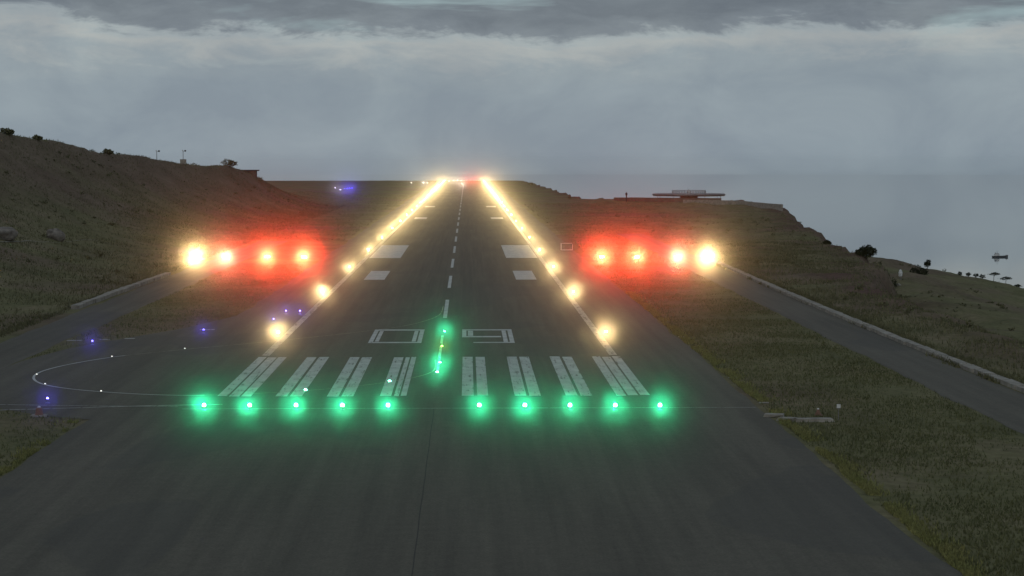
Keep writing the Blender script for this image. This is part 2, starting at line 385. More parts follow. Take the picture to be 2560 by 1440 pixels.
# threshold bars: each one painted as strips with a bare gap between them
for sx in (1, -1):
    for i, xi in enumerate((2.05, 5.95, 9.75, 13.5)):
        if i < 3: strips = [(0, 0.88), (1.10 if i else 1.14, 1.95)]
        else: strips = [(0, 0.72), (0.86, 1.62), (1.78, 2.5)]
        if sx == -1 and i == 0: strips = [(0, 0.42), (0.56, 0.92), (1.12, 1.95)]
        qs = []
        for a, b in strips:
            j = rng.uniform(-0.25, 0.25)
            x0, x1 = sorted((sx * (xi + a), sx * (xi + b)))
            qs.append(rq(x0, x1, 145.6 + j, 174.6 + rng.uniform(-0.3, 0.3)))
        mark('threshold_bar', qs, WHITE)
# digits 0 and 9, each stroke painted as a pair of lines
def dig(name, x0, y0, strokes):
    mark(name, [[(x0 + p[0], y0 + p[1]) for p in q] for q in strokes], WHITE2)
dig('digit_marking', -7.0, 188.0, [rq(0, .42, 1.2, 13.8), rq(.58, .96, 1.6, 13.4), rq(4.12, 4.50, 1.6, 13.4), rq(4.66, 5.08, 1.2, 13.8),
                                   rq(0, 5.08, 0, 1.15), rq(0, 5.08, 13.85, 15.1)])
dig('digit_marking', 1.95, 188.0, [rq(0, .42, 7.4, 13.8), rq(.58, 1.1, 7.7, 13.4), rq(0, 5.04, 13.85, 15.1), rq(0, 3.85, 6.0, 7.35),
                                   rq(4.0, 4.42, 1.0, 13.6), rq(4.6, 5.04, 1.0, 13.8), rq(1.1, 5.04, 0, .9)])
# side stripes
for sx in (1, -1):
    x0, x1 = sorted((sx * 15.15, sx * 15.85))
    mark('side_stripe', [rq(x0, x1, 176, 1630)], FAINT)
# centreline
y = 218.0; k = 0
while y < 1600:
    mark('centreline_dash', [rq(-0.22, 0.22, y, y + 28.5)], WHITE2 if k < 3 else WHITE); y += 51.2; k += 1
mark('centreline_dash', [rq(-0.12, 0.12, 163, 196)], FAINT)
# aiming points and touchdown marks
for sx in (1, -1):
    def side(a, b, y0, y1, mat=WHITE2, nm='touchdown_marking'):
        x0, x1 = sorted((sx * a, sx * b)); mark(nm, [rq(x0, x1, y0, y1)], mat)
    side(9.4, 15.0, 352, 405, WHITE2, 'aiming_point_marking')
    side(9.6, 12.6, 288, 311)
    side(9.6, 13.2, 585, 603); side(9.6, 13.2, 733, 751)
# lead-in loop of the turn pad
LOOP = [(-.4, 236), (-.8, 221), (-3.6, 209), (-8, 201), (-16, 190.5), (-23.6, 182), (-28.9, 175), (-32, 167), (-32.5, 160), (-30.2, 153.4), (-25, 148.7),
        (-17.8, 146.3), (-9.5, 149.3), (-3.6, 155), (-.5, 162), (-.3, 172)]
def catmull(P_, n=10):
    out = []
    for i in range(len(P_) - 1):
        a, b, c, d = (Vector(P_[max(0, min(len(P_) - 1, i + j))]) for j in (-1, 0, 1, 2))
        for k in range(n):
            t = k / n; out.append(0.5 * ((2 * b) + (c - a) * t + (2 * a - 5 * b + 4 * c - d) * t * t + (3 * b - a - 3 * c + d) * t ** 3))
    out.append(Vector(P_[-1])); return out
def strip(mb, pts, w, z):
    vs_ = []
    for i, p in enumerate(pts):
        d = (pts[min(i + 1, len(pts) - 1)] - pts[max(i - 1, 0)]).normalized(); q = Vector((-d.y, d.x)) * w / 2
        vs_ += [(p.x + q.x, p.y + q.y, z), (p.x - q.x, p.y - q.y, z)]
    mb.add(vs_, [(2 * i, 2 * i + 1, 2 * i + 3, 2 * i + 2) for i in range(len(pts) - 1)])
mb = MB(); strip(mb, catmull([Vector(p) for p in LOOP]), 0.13, 0.014); mb.build('turn_pad_line', YELLOWP, runway, up=True)
mb = MB(); strip(mb, catmull([Vector(p) for p in LOOP])[58:112], 0.20, 0.017); mb.build('turn_pad_line', WHITE2, runway, up=True)
# threshold line, pad edge lines
mark('threshold_line', [rq(-17.5, 22.8, 138.2, 138.34)], FAINT)
mb = MB(); strip(mb, [Vector((-33.5, 137.2)), Vector((-28, 138.4)), Vector((-20, 140.2)), Vector((-15, 140.8))], 0.28, 0.012); mb.build('pad_edge_line', FAINT, runway, up=True)
mb = MB(); strip(mb, [Vector((-33.8, 141.4)), Vector((-30.0, 140.9)), Vector((-24, 140.0)), Vector((-18, 139.7))], 0.22, 0.021); mb.build('pad_edge_line', FAINT, runway, up=True)
for x0, x1, yy in ((-36.2, -34.4, 191), (-33.6, -32.2, 192), (-31, -30, 193), (-25, -23.5, 203)):
    mark('pad_edge_line', [rq(x0, x1, yy, yy + 0.9)], FAINT)
# tar seam on the centre joint
mb = MB(); pts = [Vector((0.12 + rng.uniform(-.015, .015), 60 + k * 3.0)) for k in range(27)]
strip(mb, pts, 0.055, 0.006); mb.build('tar_seam', TAR, runway, up=True)
for xs in ():
    mb = MB(); pts = [Vector((xs + 0.06 * math.sin(k * 2.1) + rng.uniform(-.04, .04), 60 + k * 5.0)) for k in range(60)]
    strip(mb, pts, 0.025, 0.006); mb.build('tar_seam', TAR, runway, up=True)

# ------------------------------------------------------------------ haze
hz = MB(); top = 52.0; bot = SEA_Z - 1.0 - 16
hz.box((0, 0, (top + bot) / 2), (62000, 62000, top - bot))
hm = bpy.data.materials.new('haze'); hm.use_nodes = True; t_ = hm.node_tree; t_.nodes.clear()
ho = t_.nodes.new('ShaderNodeOutputMaterial'); pv_ = t_.nodes.new('ShaderNodeVolumePrincipled'); t_.links.new(pv_.outputs[0], ho.inputs['Volume'])
SIG = 1.0e-5
pv_.inputs['Color'].default_value = (0.97, 0.98, 0.99, 1); pv_.inputs['Density'].default_value = SIG; pv_.inputs['Anisotropy'].default_value = 0.993
hm.cycles.volume_sampling = 'EQUIANGULAR'
hobj = hz.build('haze', hm); kind(hobj, 'stuff')

# ------------------------------------------------------------------ lamps
PK = 0.38                                  # one dimmer for all airfield lamps
AIM = Vector((2.2, -3.0, 17.4))          # the beams are set up the approach path
def beam(parent, loc, color, power, blend=0.5, rad=0.06):
    cone = max(2.5, 2 * math.degrees(math.atan(6.5 / max(parent.location.y, 60.0))))     # near fittings throw a wider fan
    ld = bpy.data.lights.new('beam', 'SPOT'); ld.energy = power * PK; ld.color = color; ld.spot_size = R(cone); ld.spot_blend = blend
    ld.shadow_soft_size = rad
    o = bpy.data.objects.new('beam', ld); COL.objects.link(o); o.parent = parent; o.location = loc
    d = (AIM - parent.location - Vector(loc)).normalized()
    o.rotation_euler = (-d).to_track_quat('Z', 'Y').to_euler(); return o
_cache = {}
def elevated_light(name, loc, lens_mat, house, label, cat, group, color, power, h=0.36, r=0.10, **kw):
    t = thing(name, loc, label, cat, group)
    key = (lens_mat.name, house.name, h, r)
    if key not in _cache:
        base = MB().lathe((0, 0, 0), [(0.17, 0.0), (0.17, 0.03), (0.13, 0.05)], 14).mesh('base_plate')
        stem = MB().lathe((0, 0, 0.05), [(0.035, 0), (0.03, 0.05), (0.03, h - 0.17)], 10).mesh('stem')
        coll = MB().lathe((0, 0, h - 0.12), [(0.05, 0), (r * 1.05, 0.03), (r * 1.05, 0.09), (r * 0.9, 0.10)], 14).mesh('housing')
        dome = MB().lathe((0, 0, h - 0.02), [(r * 0.9, 0), (r * 0.95, r * 0.4), (r * 0.75, r * 1.0), (r * 0.4, r * 1.35), (r * 0.08, r * 1.48)], 14).mesh('lens')
        base.materials.append(METAL); stem.materials.append(METAL); coll.materials.append(house); dome.materials.append(lens_mat)
        _cache[key] = (base, stem, coll, dome)
    for nm, me in zip(('base_plate', 'stem', 'housing', 'lens'), _cache[key]): link(nm, me, None, t)
    if power: beam(t, (0, -r * 1.6, h + r * 0.4), color, power, **kw)
    return t
def inset_light(name, loc, lens_mat, label, cat, group, color, power, r=0.11, **kw):
    t = thing(name, loc, label, cat, group)
    MB().lathe((0, 0, 0), [(r * 1.7, 0.0), (r * 1.6, 0.02), (r * 1.1, 0.045)], 14).build('housing', METAL, t)
    MB().lathe((0, -0.02, 0.045), [(r, 0), (r * 0.9, 0.03), (r * 0.4, 0.06)], 12).build('lens', lens_mat, t)
    if power: beam(t, (0, -r * 1.9, 0.12), color, power, **kw)
    return t
ORD = ['first', 'second', 'third', 'fourth', 'fifth', 'sixth', 'seventh', 'eighth', 'ninth', 'tenth', 'eleventh', 'twelfth', 'thirteenth', 'fourteenth',
       'fifteenth', 'sixteenth', 'seventeenth', 'eighteenth', 'nineteenth', 'twentieth', 'twenty-first', 'twenty-second', 'twenty-third', 'twenty-fourth', 'twenty-fifth']
WARM = (1.0, 0.70, 0.30)
P_EDGE = 300e3
for sx, sn in ((-1, 'left'), (1, 'right')):
    for i in range(25):
        elevated_light('runway_edge_light', (sx * 16.25, 195.8 + 60.1 * i, 0.0), E_WARM, YELLOW,
                       'warm white runway edge light, %s from the threshold in the %s row' % (ORD[i], sn), 'edge light', 'runway edge lights in two rows', WARM, P_EDGE * 0.85 / (1 + 0.065 * i) * rng.uniform(0.85, 1.15))
GREEN = (0.03, 1.0, 0.40)
GX_ = [gnd(u, 1013, 0.34) for u in (510, 624, 740, 856, 970, 1198, 1312, 1425, 1538, 1650)]
for i, gp in enumerate(GX_):
    side = 'left' if i < 5 else 'right'; k = i if i < 5 else i - 5
    end = ('outermost' if (i in (0, 9)) else 'innermost' if i in (4, 5) else ('second', 'third', 'fourth')[(i - 1) if i < 5 else (8 - i)] + ' from the outer end')
    elevated_light('threshold_light', (gp.x, gp.y, 0.0), E_GREEN, YELLOW, 'green threshold light, %s in the %s half of the row' % (end, side), 'threshold light',
                   'green threshold lights', GREEN, 125e3 * rng.uniform(0.85, 1.15), h=0.30, r=0.13)
# precision approach path units
def papi(u, v, kind_, label):
    p = gnd(u, v + 9)
    t = thing('approach_path_unit', (p.x, p.y, H(p.x, p.y)), label, 'approach light', 'approach path indicator boxes beside the runway')
    MB().box((0, 0, 0.52), (1.5, 0.9, 0.42), 0, 0.94).build('housing', ORANGE, t)
    MB().box((0, -0.02, 0.755), (1.56, 1.0, 0.045)).build('hood', ORANGE, t)
    for lx, ly in ((-0.6, -0.3), (0.6, -0.3), (0, 0.34)):
        MB().lathe((lx, ly, 0), [(0.11, -0.1), (0.11, 0.03), (0.03, 0.04), (0.03, 0.32)], 8).build('leg', METAL, t)
    for lx in (-0.26, 0, 0.26):
        m2 = MB(); m2.lathe((0, 0, 0), [(0.12, 0), (0.115, 0.02), (0.06, 0.04)], 14)
        o = m2.build('lens', E_WHITE if kind_ == 'w' else E_RED, t); o.location = (lx, -0.45, 0.53); o.rotation_euler = (R(90), 0, 0)
    if kind_ == 'w': beam(t, (0, -0.7, 0.56), (1.0, 0.66, 0.26), 1.25e6)
    elif kind_ == 'p': beam(t, (0, -0.7, 0.56), (1.0, 0.03, 0.012), 1.5e6); beam(t, (0, -0.72, 0.58), (1.0, 0.80, 0.45), 0.30e6)
    else: beam(t, (0, -0.7, 0.56), (1.0, 0.016, 0.006), 2.9e6); beam(t, (0, -0.72, 0.58), (1.0, 0.80, 0.28), 0.22e6)
papi(490, 641, 'w', 'approach path light box glaring warm white at the outer end of the left bar')
papi(565, 641, 'p', 'small warm white approach path box second from outside on the left bar')
papi(669, 641, 'r', 'approach path box with red glow, third from outside on the left bar')
papi(760, 641, 'r', 'approach path box with red glow nearest the runway on the left bar')
papi(1504, 641, 'r', 'approach path box with red glow nearest the runway on the right bar')
papi(1592, 641, 'r', 'approach path box with red glow, second from the runway on the right bar')
papi(1693, 641, 'p', 'pinkish white approach path box, third from the runway on the right bar')
papi(1768, 641, 'w', 'approach path light box glaring warm white at the outer end of the right bar')
# lead-in lights along the loop
def lead(u, v, mat, col_, pw, lab, r=0.10):
    p = gnd(u, v); inset_light('lead_in_light', (p.x, p.y, 0.02), mat, lab, 'lead-in light', 'lead-in lights along the turn pad line', col_, pw, r=r)
lead(1111, 830, E_GREEN, GREEN, 75e3, 'green lead-in light between the two runway digits')
lead(1105, 867, E_YG, (0.5, 1, 0.1), 14e3, 'small yellow-green lead-in light on the centreline')
lead(1100, 908, E_GREEN, GREEN, 75e3, 'green lead-in light on the centreline, upper of the close pair')
lead(1093, 932, E_GREEN, GREEN, 45e3, 'green lead-in light on the centreline, lower of the close pair')
lead(974, 955, E_GREEN, GREEN, 3e3, 'tiny green light on the threshold bar left of the centreline')
lead(764, 977, E_GREEN, GREEN, 1.5e3, 'tiny pale green light on the second threshold bar from the left')
for u, v, lab in ((253, 980, 'tiny white light on the near side of the turn pad loop'), (113, 962, 'tiny white light at the lower bend of the turn pad loop'),
                  (92, 938, 'tiny white light at the leftmost bend of the turn pad loop'), (280, 893, 'tiny white light on the far side of the turn pad loop'),
                  (462, 873, 'tiny white light on the loop line nearest the edge lights')):
    lead(u, v, E_TINY, (1, 1, 0.9), 0, lab, 0.07)
BLUE = (0.10, 0.07, 1.0)
for u, v, lab in ((231, 862, 'blue taxiway light left of the turn pad, far outer one'), (509, 833, 'blue taxiway light halfway between turn pad loop and edge light'),
                  (119, 1008, 'blue taxiway light beside the orange marker, nearest one'), (715, 785, 'left one of the two blue lights behind the first edge light'),
                  (750, 785, 'right one of the two blue lights behind the first edge light'), (684, 806, 'faint blue light just above the first left edge light')):
    p = gnd(u, v); elevated_light('taxiway_light', (p.x, p.y, 0.0), E_BLUE, DARK, lab, 'taxiway light', 'blue taxiway lights', BLUE, 13e3, h=0.34, r=0.085)
# runway end lights
for i, x in enumerate((-12.5, -9, -5.5, -2.5)):
    elevated_light('runway_end_light', (x, 1645, 0), E_WHITE, YELLOW, 'white light at the far runway end, %s from the left' % ORD[i], 'end light', 'lights across the far runway end', (1, 0.8, 0.5), 0.7e5)
for i, x in enumerate((2.0, 5.2, 8.6, 12.2)):
    elevated_light('runway_end_light', (x, 1645, 0), E_REDF, YELLOW, 'red light at the far runway end, %s right of centre' % ORD[i], 'end light', 'lights across the far runway end', (1, 0.10, 0.06), 1.2e5)
p = gnd(1155, 461); elevated_light('distant_light', (p.x, p.y, 0), E_WHITE, YELLOW, 'bright pale light low on the far runway centre', 'distant light', None, (1, 0.95, 0.75), 1.2e5)
for u, lab in ((1029, 'faint white light on the far apron, left one of three'), (1058, 'bright white light on the far apron left of the runway end'), (1068, 'small white light on the far apron beside the bright one')):
    p = at(u, 456, 1480); elevated_light('distant_light', (p.x, 1480, H(p.x, 1480)), E_WHITE, YELLOW, lab, 'distant light', 'white lights on the far apron', (1, 0.97, 0.85), 0.6e5 if u == 1058 else 0.25e5)
for u, lab in ((862, 'first'), (868, 'second'), (874, 'third'), (880, 'fourth')):
    p = gnd(u, 473.5 - (u - 862) * 0.12); elevated_light('apron_light', (p.x, p.y, H(p.x, p.y)), E_BLUE, DARK, 'distant blue apron light below the left skyline, %s from the left' % lab, 'apron light', 'blue lights on the far apron', BLUE, 0.5e5)
for u, v, lab in ((838, 471, 'upper'), (851, 477, 'lower')):
    p = gnd(u, v); elevated_light('apron_light', (p.x, p.y, H(p.x, p.y)), E_WHITE, DARK, '%s pale light left of the distant blue apron lights' % lab, 'apron light', 'pale lights on the far apron', (1, 0.9, 0.9), 0.2e5)

# ------------------------------------------------------------------ kerb walls
def kerb(label, x, y0, y1, seg, w, h, wob):
    t = thing('kerb_wall', (x, y0, 0), label, 'kerb wall')
    y = y0
    while y < y1:
        l_ = seg * rng.uniform(0.85, 1.15)
        m2 = MB().box((0, 0, 0), (w * rng.uniform(0.85, 1.15), l_ - 0.06, h + 0.4), 0, 0.93)
        m2.v = [(a + rng.uniform(-.04, .04), b, c + rng.uniform(-.03, .03)) for a, b, c in m2.v]
        o = m2.build('concrete_segment', CONC, t); o.location = (rng.uniform(-wob, wob) + 0.5 * math.sin(y * 0.021), y - y0 + l_ / 2, h / 2 - 0.2); o.rotation_euler = (0, rng.uniform(-.03, .03), rng.uniform(-.012, .012))
        y += l_
kerb('pale concrete kerb along the right service road', 44.5, 70, 332, 4.0, 0.95, 0.30, 0.05)
kerb('short pale concrete kerb beside the left service road', -42.9, 232, 300, 5.0, 1.0, 0.42, 0.12)

# ------------------------------------------------------------------ small things by the threshold
def pebble(mb, c, d, seed, sub=2):
    bm = bmesh.new(); bmesh.ops.create_icosphere(bm, subdivisions=sub, radius=1.0)
    for v in bm.verts:
        n_ = mnoise.noise(v.co * 1.3 + Vector((seed, seed * 2, 0))) * 0.35 + mnoise.noise(v.co * 3.1 + Vector((0, seed, 5))) * 0.12
        v.co = v.co * (1 + n_)
    bm.verts.index_update()
    mb.add([(c[0] + v.co.x * d[0], c[1] + v.co.y * d[1], c[2] + v.co.z * d[2]) for v in bm.verts], [tuple(v.index for v in f.verts) for f in bm.faces]); bm.free(); return mb
slab_lab = ['pale broken concrete slab touching the right pavement edge', 'pale broken concrete slab in the right verge, middle one of three', 'longest pale concrete slab in the right verge near the threshold']
for i, (u0, u1, v, dy, rz) in enumerate(((1912, 1960, 1041, 0.9, -0.3), (1945, 1990, 1050, 0.9, -0.5), (1988, 2082, 1053, 1.0, 0.02))):
    a = gnd(u0, v); b = gnd(u1, v); c = (a + b) / 2
    m2 = MB().box((0, 0, 0.06), ((b - a).length, dy, 0.24), 0, 0.95); m2.v = [(q[0] + rng.uniform(-.08, .08), q[1] + rng.uniform(-.12, .12), q[2] + rng.uniform(-.02, .02)) for q in m2.v]
    o = m2.build('concrete_slab', CONC, None, (c.x, c.y, max(0.0, H(c.x, c.y)))); o.rotation_euler.z = rz; tag(o, slab_lab[i], 'slab', 'broken slabs by the right pavement edge')
for i, (u, v) in enumerate(((1705, 843), (1743, 874), (1832, 945), (1910, 1008))):
    p = gnd(u, v); o = MB().box((0, 0, 0.025), (0.75, 0.42, 0.05), 0, 0.9).build('edge_marker', CONC, None, (p.x, p.y, max(0.02, H(p.x, p.y))))
    o.rotation_euler.z = rng.uniform(-.2, .2); tag(o, 'flat pale edge marker on the right pavement edge, %s from the far end' % ORD[i], 'marker', 'flat markers along the right pavement edge')
p = gnd(2096, 1052); t = thing('marker_post', (p.x, p.y, H(p.x, p.y)), 'thin post with a small pale square plate in the right verge', 'marker')
MB().lathe((0, 0, -0.1), [(0.025, 0), (0.025, 0.95)], 8).build('post', METAL, t)
MB().box((0, -0.035, 0.95), (0.26, 0.03, 0.26)).build('plate', WHITEM, t)
p = gnd(2045, 1040); t = thing('marker_cone', (p.x, p.y, H(p.x, p.y)), 'small dull cone with a white cap behind the longest slab', 'marker')
MB().lathe((0, 0, 0), [(0.34, 0), (0.34, 0.04), (0.22, 0.06), (0.07, 0.42)], 14).build('body', ORANGE, t)
MB().lathe((0, 0, 0.42), [(0.07, 0), (0.09, 0.03), (0.05, 0.09)], 12).build('cap', WHITEM, t)
p = gnd(98, 1041); t = thing('edge_marker_box', (p.x, p.y, 0.0), 'squat orange marker on a pale slab at the left pavement edge', 'marker')
MB().box((0, 0, 0.06), (1.1, 0.8, 0.12), 0, 0.95).build('slab', CONC, t)
MB().lathe((0, 0, 0.12), [(0.30, 0), (0.26, 0.1), (0.22, 0.42), (0.14, 0.5)], 14).build('body', ORANGE, t)
MB().lathe((0, 0, 0.62), [(0.12, 0), (0.10, 0.06), (0.04, 0.10)], 12).build('cap', WHITEM, t)
p = gnd(1417, 627); t = thing('sign_board', (p.x, p.y, H(p.x, p.y)), 'small white edged board standing right of the runway by the aiming mark', 'sign', None, R(8))
MB().box((0, 0, 0.85), (2.1, 0.22, 1.15)).build('panel', CONCD, t)
f = MB(); f.box((-1.10, 0, 0.85), (0.14, 0.30, 1.35)); f.box((0.05, 0, 0.2), (2.15, 0.30, 0.13)); f.box((1.09, 0, 0.75), (0.10, 0.30, 1.0)); f.box((0, 0, 1.47), (2.05, 0.28, 0.08)); f.build('frame', WHITEM, t)
for lx in (-0.8, 0.8): MB().lathe((lx, 0, -0.15), [(0.04, 0), (0.04, 0.5)], 8).build('leg', METAL, t)

# ------------------------------------------------------------------ skyline structures
# navigation beacon on the right plateau
c = at(1722, 505, 826); bx, by = c.x, 826
t = thing('radio_beacon', (bx, by, 0), 'round radio beacon with a wide raised disc on the right plateau', 'radio beacon')
MB().lathe((0, 0, -0.2), [(3.6, 0), (3.6, 2.7), (4.2, 2.75)], 20).build('hut', WALLM, t)
MB().box((2.2, -3.35, 0.95), (1.0, 0.9, 1.9)).build('door', DARK, t)
disc = MB(); disc.lathe((0, 0, 2.55), [(15.0, 0), (15.2, 0.35), (15.2, 0.75), (14.6, 0.9)], 48); disc.build('counterpoise', METAL, t)
for k in range(24):
    a = 2 * math.pi * k / 24; MB().tube((3.6 * math.cos(a), 3.6 * math.sin(a), 2.3), (14.8 * math.cos(a), 14.8 * math.sin(a), 2.5), 0.09, None, 5).build('strut', METAL, t)
for k in range(8):
    a = 2 * math.pi * (k + .5) / 8; MB().tube((13.6 * math.cos(a), 13.6 * math.sin(a), -0.3), (13.6 * math.cos(a), 13.6 * math.sin(a), 2.6), 0.10, None, 6).build('leg', METAL, t)
for k in range(36):
    a = 2 * math.pi * k / 36; MB().lathe((7.0 * math.cos(a), 7.0 * math.sin(a), 3.45), [(0.07, 0), (0.07, 1.25)], 6).build('antenna', METAL, t)
for zz in (4.1, 4.72):
    q = MB(); n_ = 36
    for k in range(n_):
        a, b = 2 * math.pi * k / n_, 2 * math.pi * (k + 1) / n_; q.tube((7.0 * math.cos(a), 7.0 * math.sin(a), zz), (7.0 * math.cos(b), 7.0 * math.sin(b), zz), 0.06, None, 5)
    q.build('ring_rail', METAL, t)
MB().lathe((0, 0, 3.45), [(0.9, 0), (0.9, 1.0), (0.5, 1.7)], 14).build('central_antenna', WHITEM, t)
a = at(1527, 505, 830); b = at(1795, 505, 806)
def wall_run(name, pts, h, th, mat, label, cat):
    t_ = thing(name, (pts[0][0], pts[0][1], 0), label, cat)
    for i in range(len(pts) - 1):
        p_, q_ = Vector(pts[i]), Vector(pts[i + 1]); d_ = q_ - p_; n_ = max(1, int(d_.length / 6))
        for j in range(n_):
            m_ = p_ + d_ * ((j + .5) / n_); zz = H(m_.x, m_.y); zz = max(zz, -1.5)
            o = MB().box((0, 0, 0), (d_.length / n_ - 0.03, th, h + 2.2)).build('wall_panel', mat, t_)
            o.location = (m_.x - pts[0][0], m_.y - pts[0][1], (h - 2.2) / 2 + rng.uniform(-.03, .03)); o.rotation_euler.z = math.atan2(d_.y, d_.x)
    return t_
wall_run('retaining_wall', [(a.x, 812), (b.x - 6, 800), (b.x, 796)], 2.1, 0.5, WALLM, 'long dark retaining wall below the radio beacon', 'wall')
pw = [at(1700, 510, 785), at(1830, 512, 770), at(1900, 520, 725), at(1942, 524, 702)]
wall_run('parapet_wall', [(q.x, q.y - 12) for q in pw], 1.9, 0.6, CONC, 'low pale parapet wall running to the cliff edge right of the beacon', 'wall')
c = at(1568, 492, 805)
t = thing('antenna_post', (c.x, 809, 0), 'short thick post standing behind the left end of the retaining wall', 'post')
MB().lathe((0, 0, -0.3), [(0.28, 0), (0.22, 3.2)], 10).build('post', DARK, t); MB().lathe((0, 0, 2.9), [(0.2, 0), (0.42, 0.15), (0.42, 1.0), (0.15, 1.3)], 10).build('head', DARK, t)
# wind masts on the left ridge
for u, v, D, base, lab in ((392, 398, 575, False, 'thin sensor mast on the left ridge, left one without a box'), (458, 404, 605, True, 'thin sensor mast rising from a pale box on the left ridge')):
    c = at(u, v, D); zz = H(c.x, D)
    t = thing('sensor_mast', (c.x, D, zz), lab, 'mast', 'sensor masts on the left ridge'); b0 = 0.0
    if base: MB().box((0, 0, 0.55), (1.7, 1.5, 1.5)).build('cabinet', CONC, t); b0 = 1.2
    MB().lathe((0, 0, b0 - 0.3), [(0.10, 0), (0.07, 2.9)], 8).build('pole', METAL, t)
    MB().box((0.3, 0, b0 + 2.5), (0.9, 0.09, 0.09)).build('cross_arm', METAL, t)
    q = MB(); q.lathe((0.65, 0, b0 + 2.4), [(0.18, 0), (0.28, 0.12), (0.28, 0.4), (0.1, 0.5)], 10); q.build('sensor', DARK, t)
    q = MB(); q.lathe((-0.15, 0, b0 + 2.55), [(0.05, 0), (0.16, 0.15), (0.16, 0.3), (0.05, 0.4)], 10); q.build('beacon', WHITEM, t)
c = at(618, 447, 712); zz = H(c.x, 712)
zz = max(zz, 10.6)
t = thing('hut', (c.x, 712, zz), 'low dark hut with an overhanging flat roof on the left ridge', 'hut')
MB().box((-0.1, 0, -0.6), (6.8, 5, 4.8)).build('wall', WALLM, t); MB().box((0.0, 0, 2.0), (8.0, 6.0, 0.42), 0, 1.03).build('roof', DARK, t)
MB().box((0.9, -2.52, 0.55), (0.95, 0.08, 1.9)).build('door', DARK, t)
c = at(1718, 440, 700)
# boulders and pale track on the left slope
def boulder(u, v, D, d, label):
    c = at(u, v, D); z = H(c.x, D); o = pebble(MB(), (0, 0, d[2] * 0.7), d, rng.uniform(0, 50), 3).build('boulder', ROCK, None, (c.x, D, z), True); tag(o, label, 'boulder', 'boulders beside the track on the left slope'); return c
def onslope(u, v):
    """march the pixel's ray to the terrain"""
    Ds = np.arange(120, 900, 1.0); a_, b_ = at(u, v, 100.0), at(u, v, 200.0)
    xs = a_.x + (b_.x - a_.x) * (Ds - 100) / 100; zs = a_.z + (b_.z - a_.z) * (Ds - 100) / 100
    k = np.nonzero(zs <= height(xs, Ds))[0]
    return at(u, v, float(Ds[k[0]]) if len(k) else 900.0)
for u, v, w_, h_, lab in ((6, 598, 2.5, 1.3, 'pale boulder cut by the left picture edge'), (138, 600, 1.6, 1.35, 'rounded grey boulder standing beside the pale hillside track')):
    p = onslope(u, v); o = pebble(MB(), (0, 0, h_ * 0.45), (w_, w_ * 0.8, h_), rng.uniform(0, 50), 3).build('boulder', ROCK, None, (p.x, p.y, H(p.x, p.y)), True); tag(o, lab, 'boulder', 'boulders on the left slope')
tp = [onslope(u, v) for u, v in ((-120, 606), (0, 607), (60, 606), (120, 607), (180, 606), (245, 602))]
mb = MB(); pts = catmull([Vector((q.x, q.y)) for q in tp], 8); vs_ = []
for i, q in enumerate(pts):
    w_ = 1.1 * (1 - 0.7 * i / len(pts)); vs_ += [(q.x, q.y - w_, H(q.x, q.y - w_) + 0.12), (q.x, q.y + w_, H(q.x, q.y + w_) + 0.12)]
mb.add(vs_, [(2 * i, 2 * i + 2, 2 * i + 3, 2 * i + 1) for i in range(len(pts) - 1)])
kind(mb.build('track', CONC, up=True), 'structure')

# ------------------------------------------------------------------ vegetation
def leaf_blob(blobs, n, size, seed):
    """leaf faces scattered through ellipsoids; blobs [(centre, radii)]"""
    g = np.random.default_rng(seed); V = []; F = []
    for c, r_ in blobs:
        d = g.normal(size=(n, 3)); d /= np.linalg.norm(d, axis=1)[:, None]
        rr = g.uniform(0.35, 1.0, n) ** 0.6 * (1 + 0.25 * np.sin(d[:, 0] * 5 + seed) * np.cos(d[:, 2] * 4))
        p = np.array(c) + d * rr[:, None] * np.array(r_)
        for q in p:
            a = g.normal(size=3); a /= np.linalg.norm(a); b = np.cross(a, g.normal(size=3)); b /= np.linalg.norm(b) + 1e-9
            s_ = size * g.uniform(0.6, 1.4); o = len(V)
            V += [q - a * s_, q + b * s_ * .55, q + a * s_, q - b * s_ * .55]; F.append((o, o + 1, o + 2, o + 3))
    return np_mesh('crown', np.array(V), np.array(F))
def tree(name, p, h, blobs, n, size, label, cat, group=None, trunk=True, mat=LEAF, r=0.12):
    t = thing(name, p, label, cat, group)
    if trunk:
        top_ = max(b[0][2] for b in blobs); q = MB(); q.tube((0, 0, -0.4), (0.05, 0, top_ * 0.55), r, r * 0.7)
        for b in blobs: q.tube((0.05, 0, top_ * 0.5), b[0], r * 0.6, r * 0.2, 6)
        q.build('trunk', BARK, t)
    link('crown', leaf_blob(blobs, n, size, rng.randrange(9999)), mat, t); return t
def hit(u, v):
    """terrain point under a pixel; rim pixels fall back to a fixed depth"""
    return onslope(u, v)
c = at(2166, 637, 360)
tree('round_bush', (c.x, 360, max(H(c.x, 360) - 0.2, c.z - 0.4)), 2.4, [((0, 0, 0.9), (2.0, 1.8, 1.15)), ((0.5, 0, 1.15), (1.4, 1.3, 0.95)), ((-0.8, 0.2, 0.8), (1.2, 1.1, 0.95))], 1100, 0.13,
     'large rounded dark bush on the right rim against the sea', 'bush')
def rim_tree(u, vbase, D, blobs, lab, grp, n=260, size=0.16, cat='tree', name='small_tree', lift=0.0, **k):
    c = at(u, vbase, D); z = H(c.x, D)
    return tree(name, (c.x, D, min(max(z, c.z - 2.5), c.z + 2.5) if lift == 0 else c.z), 3, blobs, n, size, lab, cat, grp, **k)
rim_tree(2318, 676, 560, [((-.05, 0, 1.7), (0.8, .7, 0.75)), ((0.3, 0, 2.6), (0.7, .6, 0.6)), ((-.45, 0, 2.1), (.5, .5, .5)), ((.5, 0, 1.9), (.5, .5, .5))], 'lone upright dark tree on the lower right slope', None)
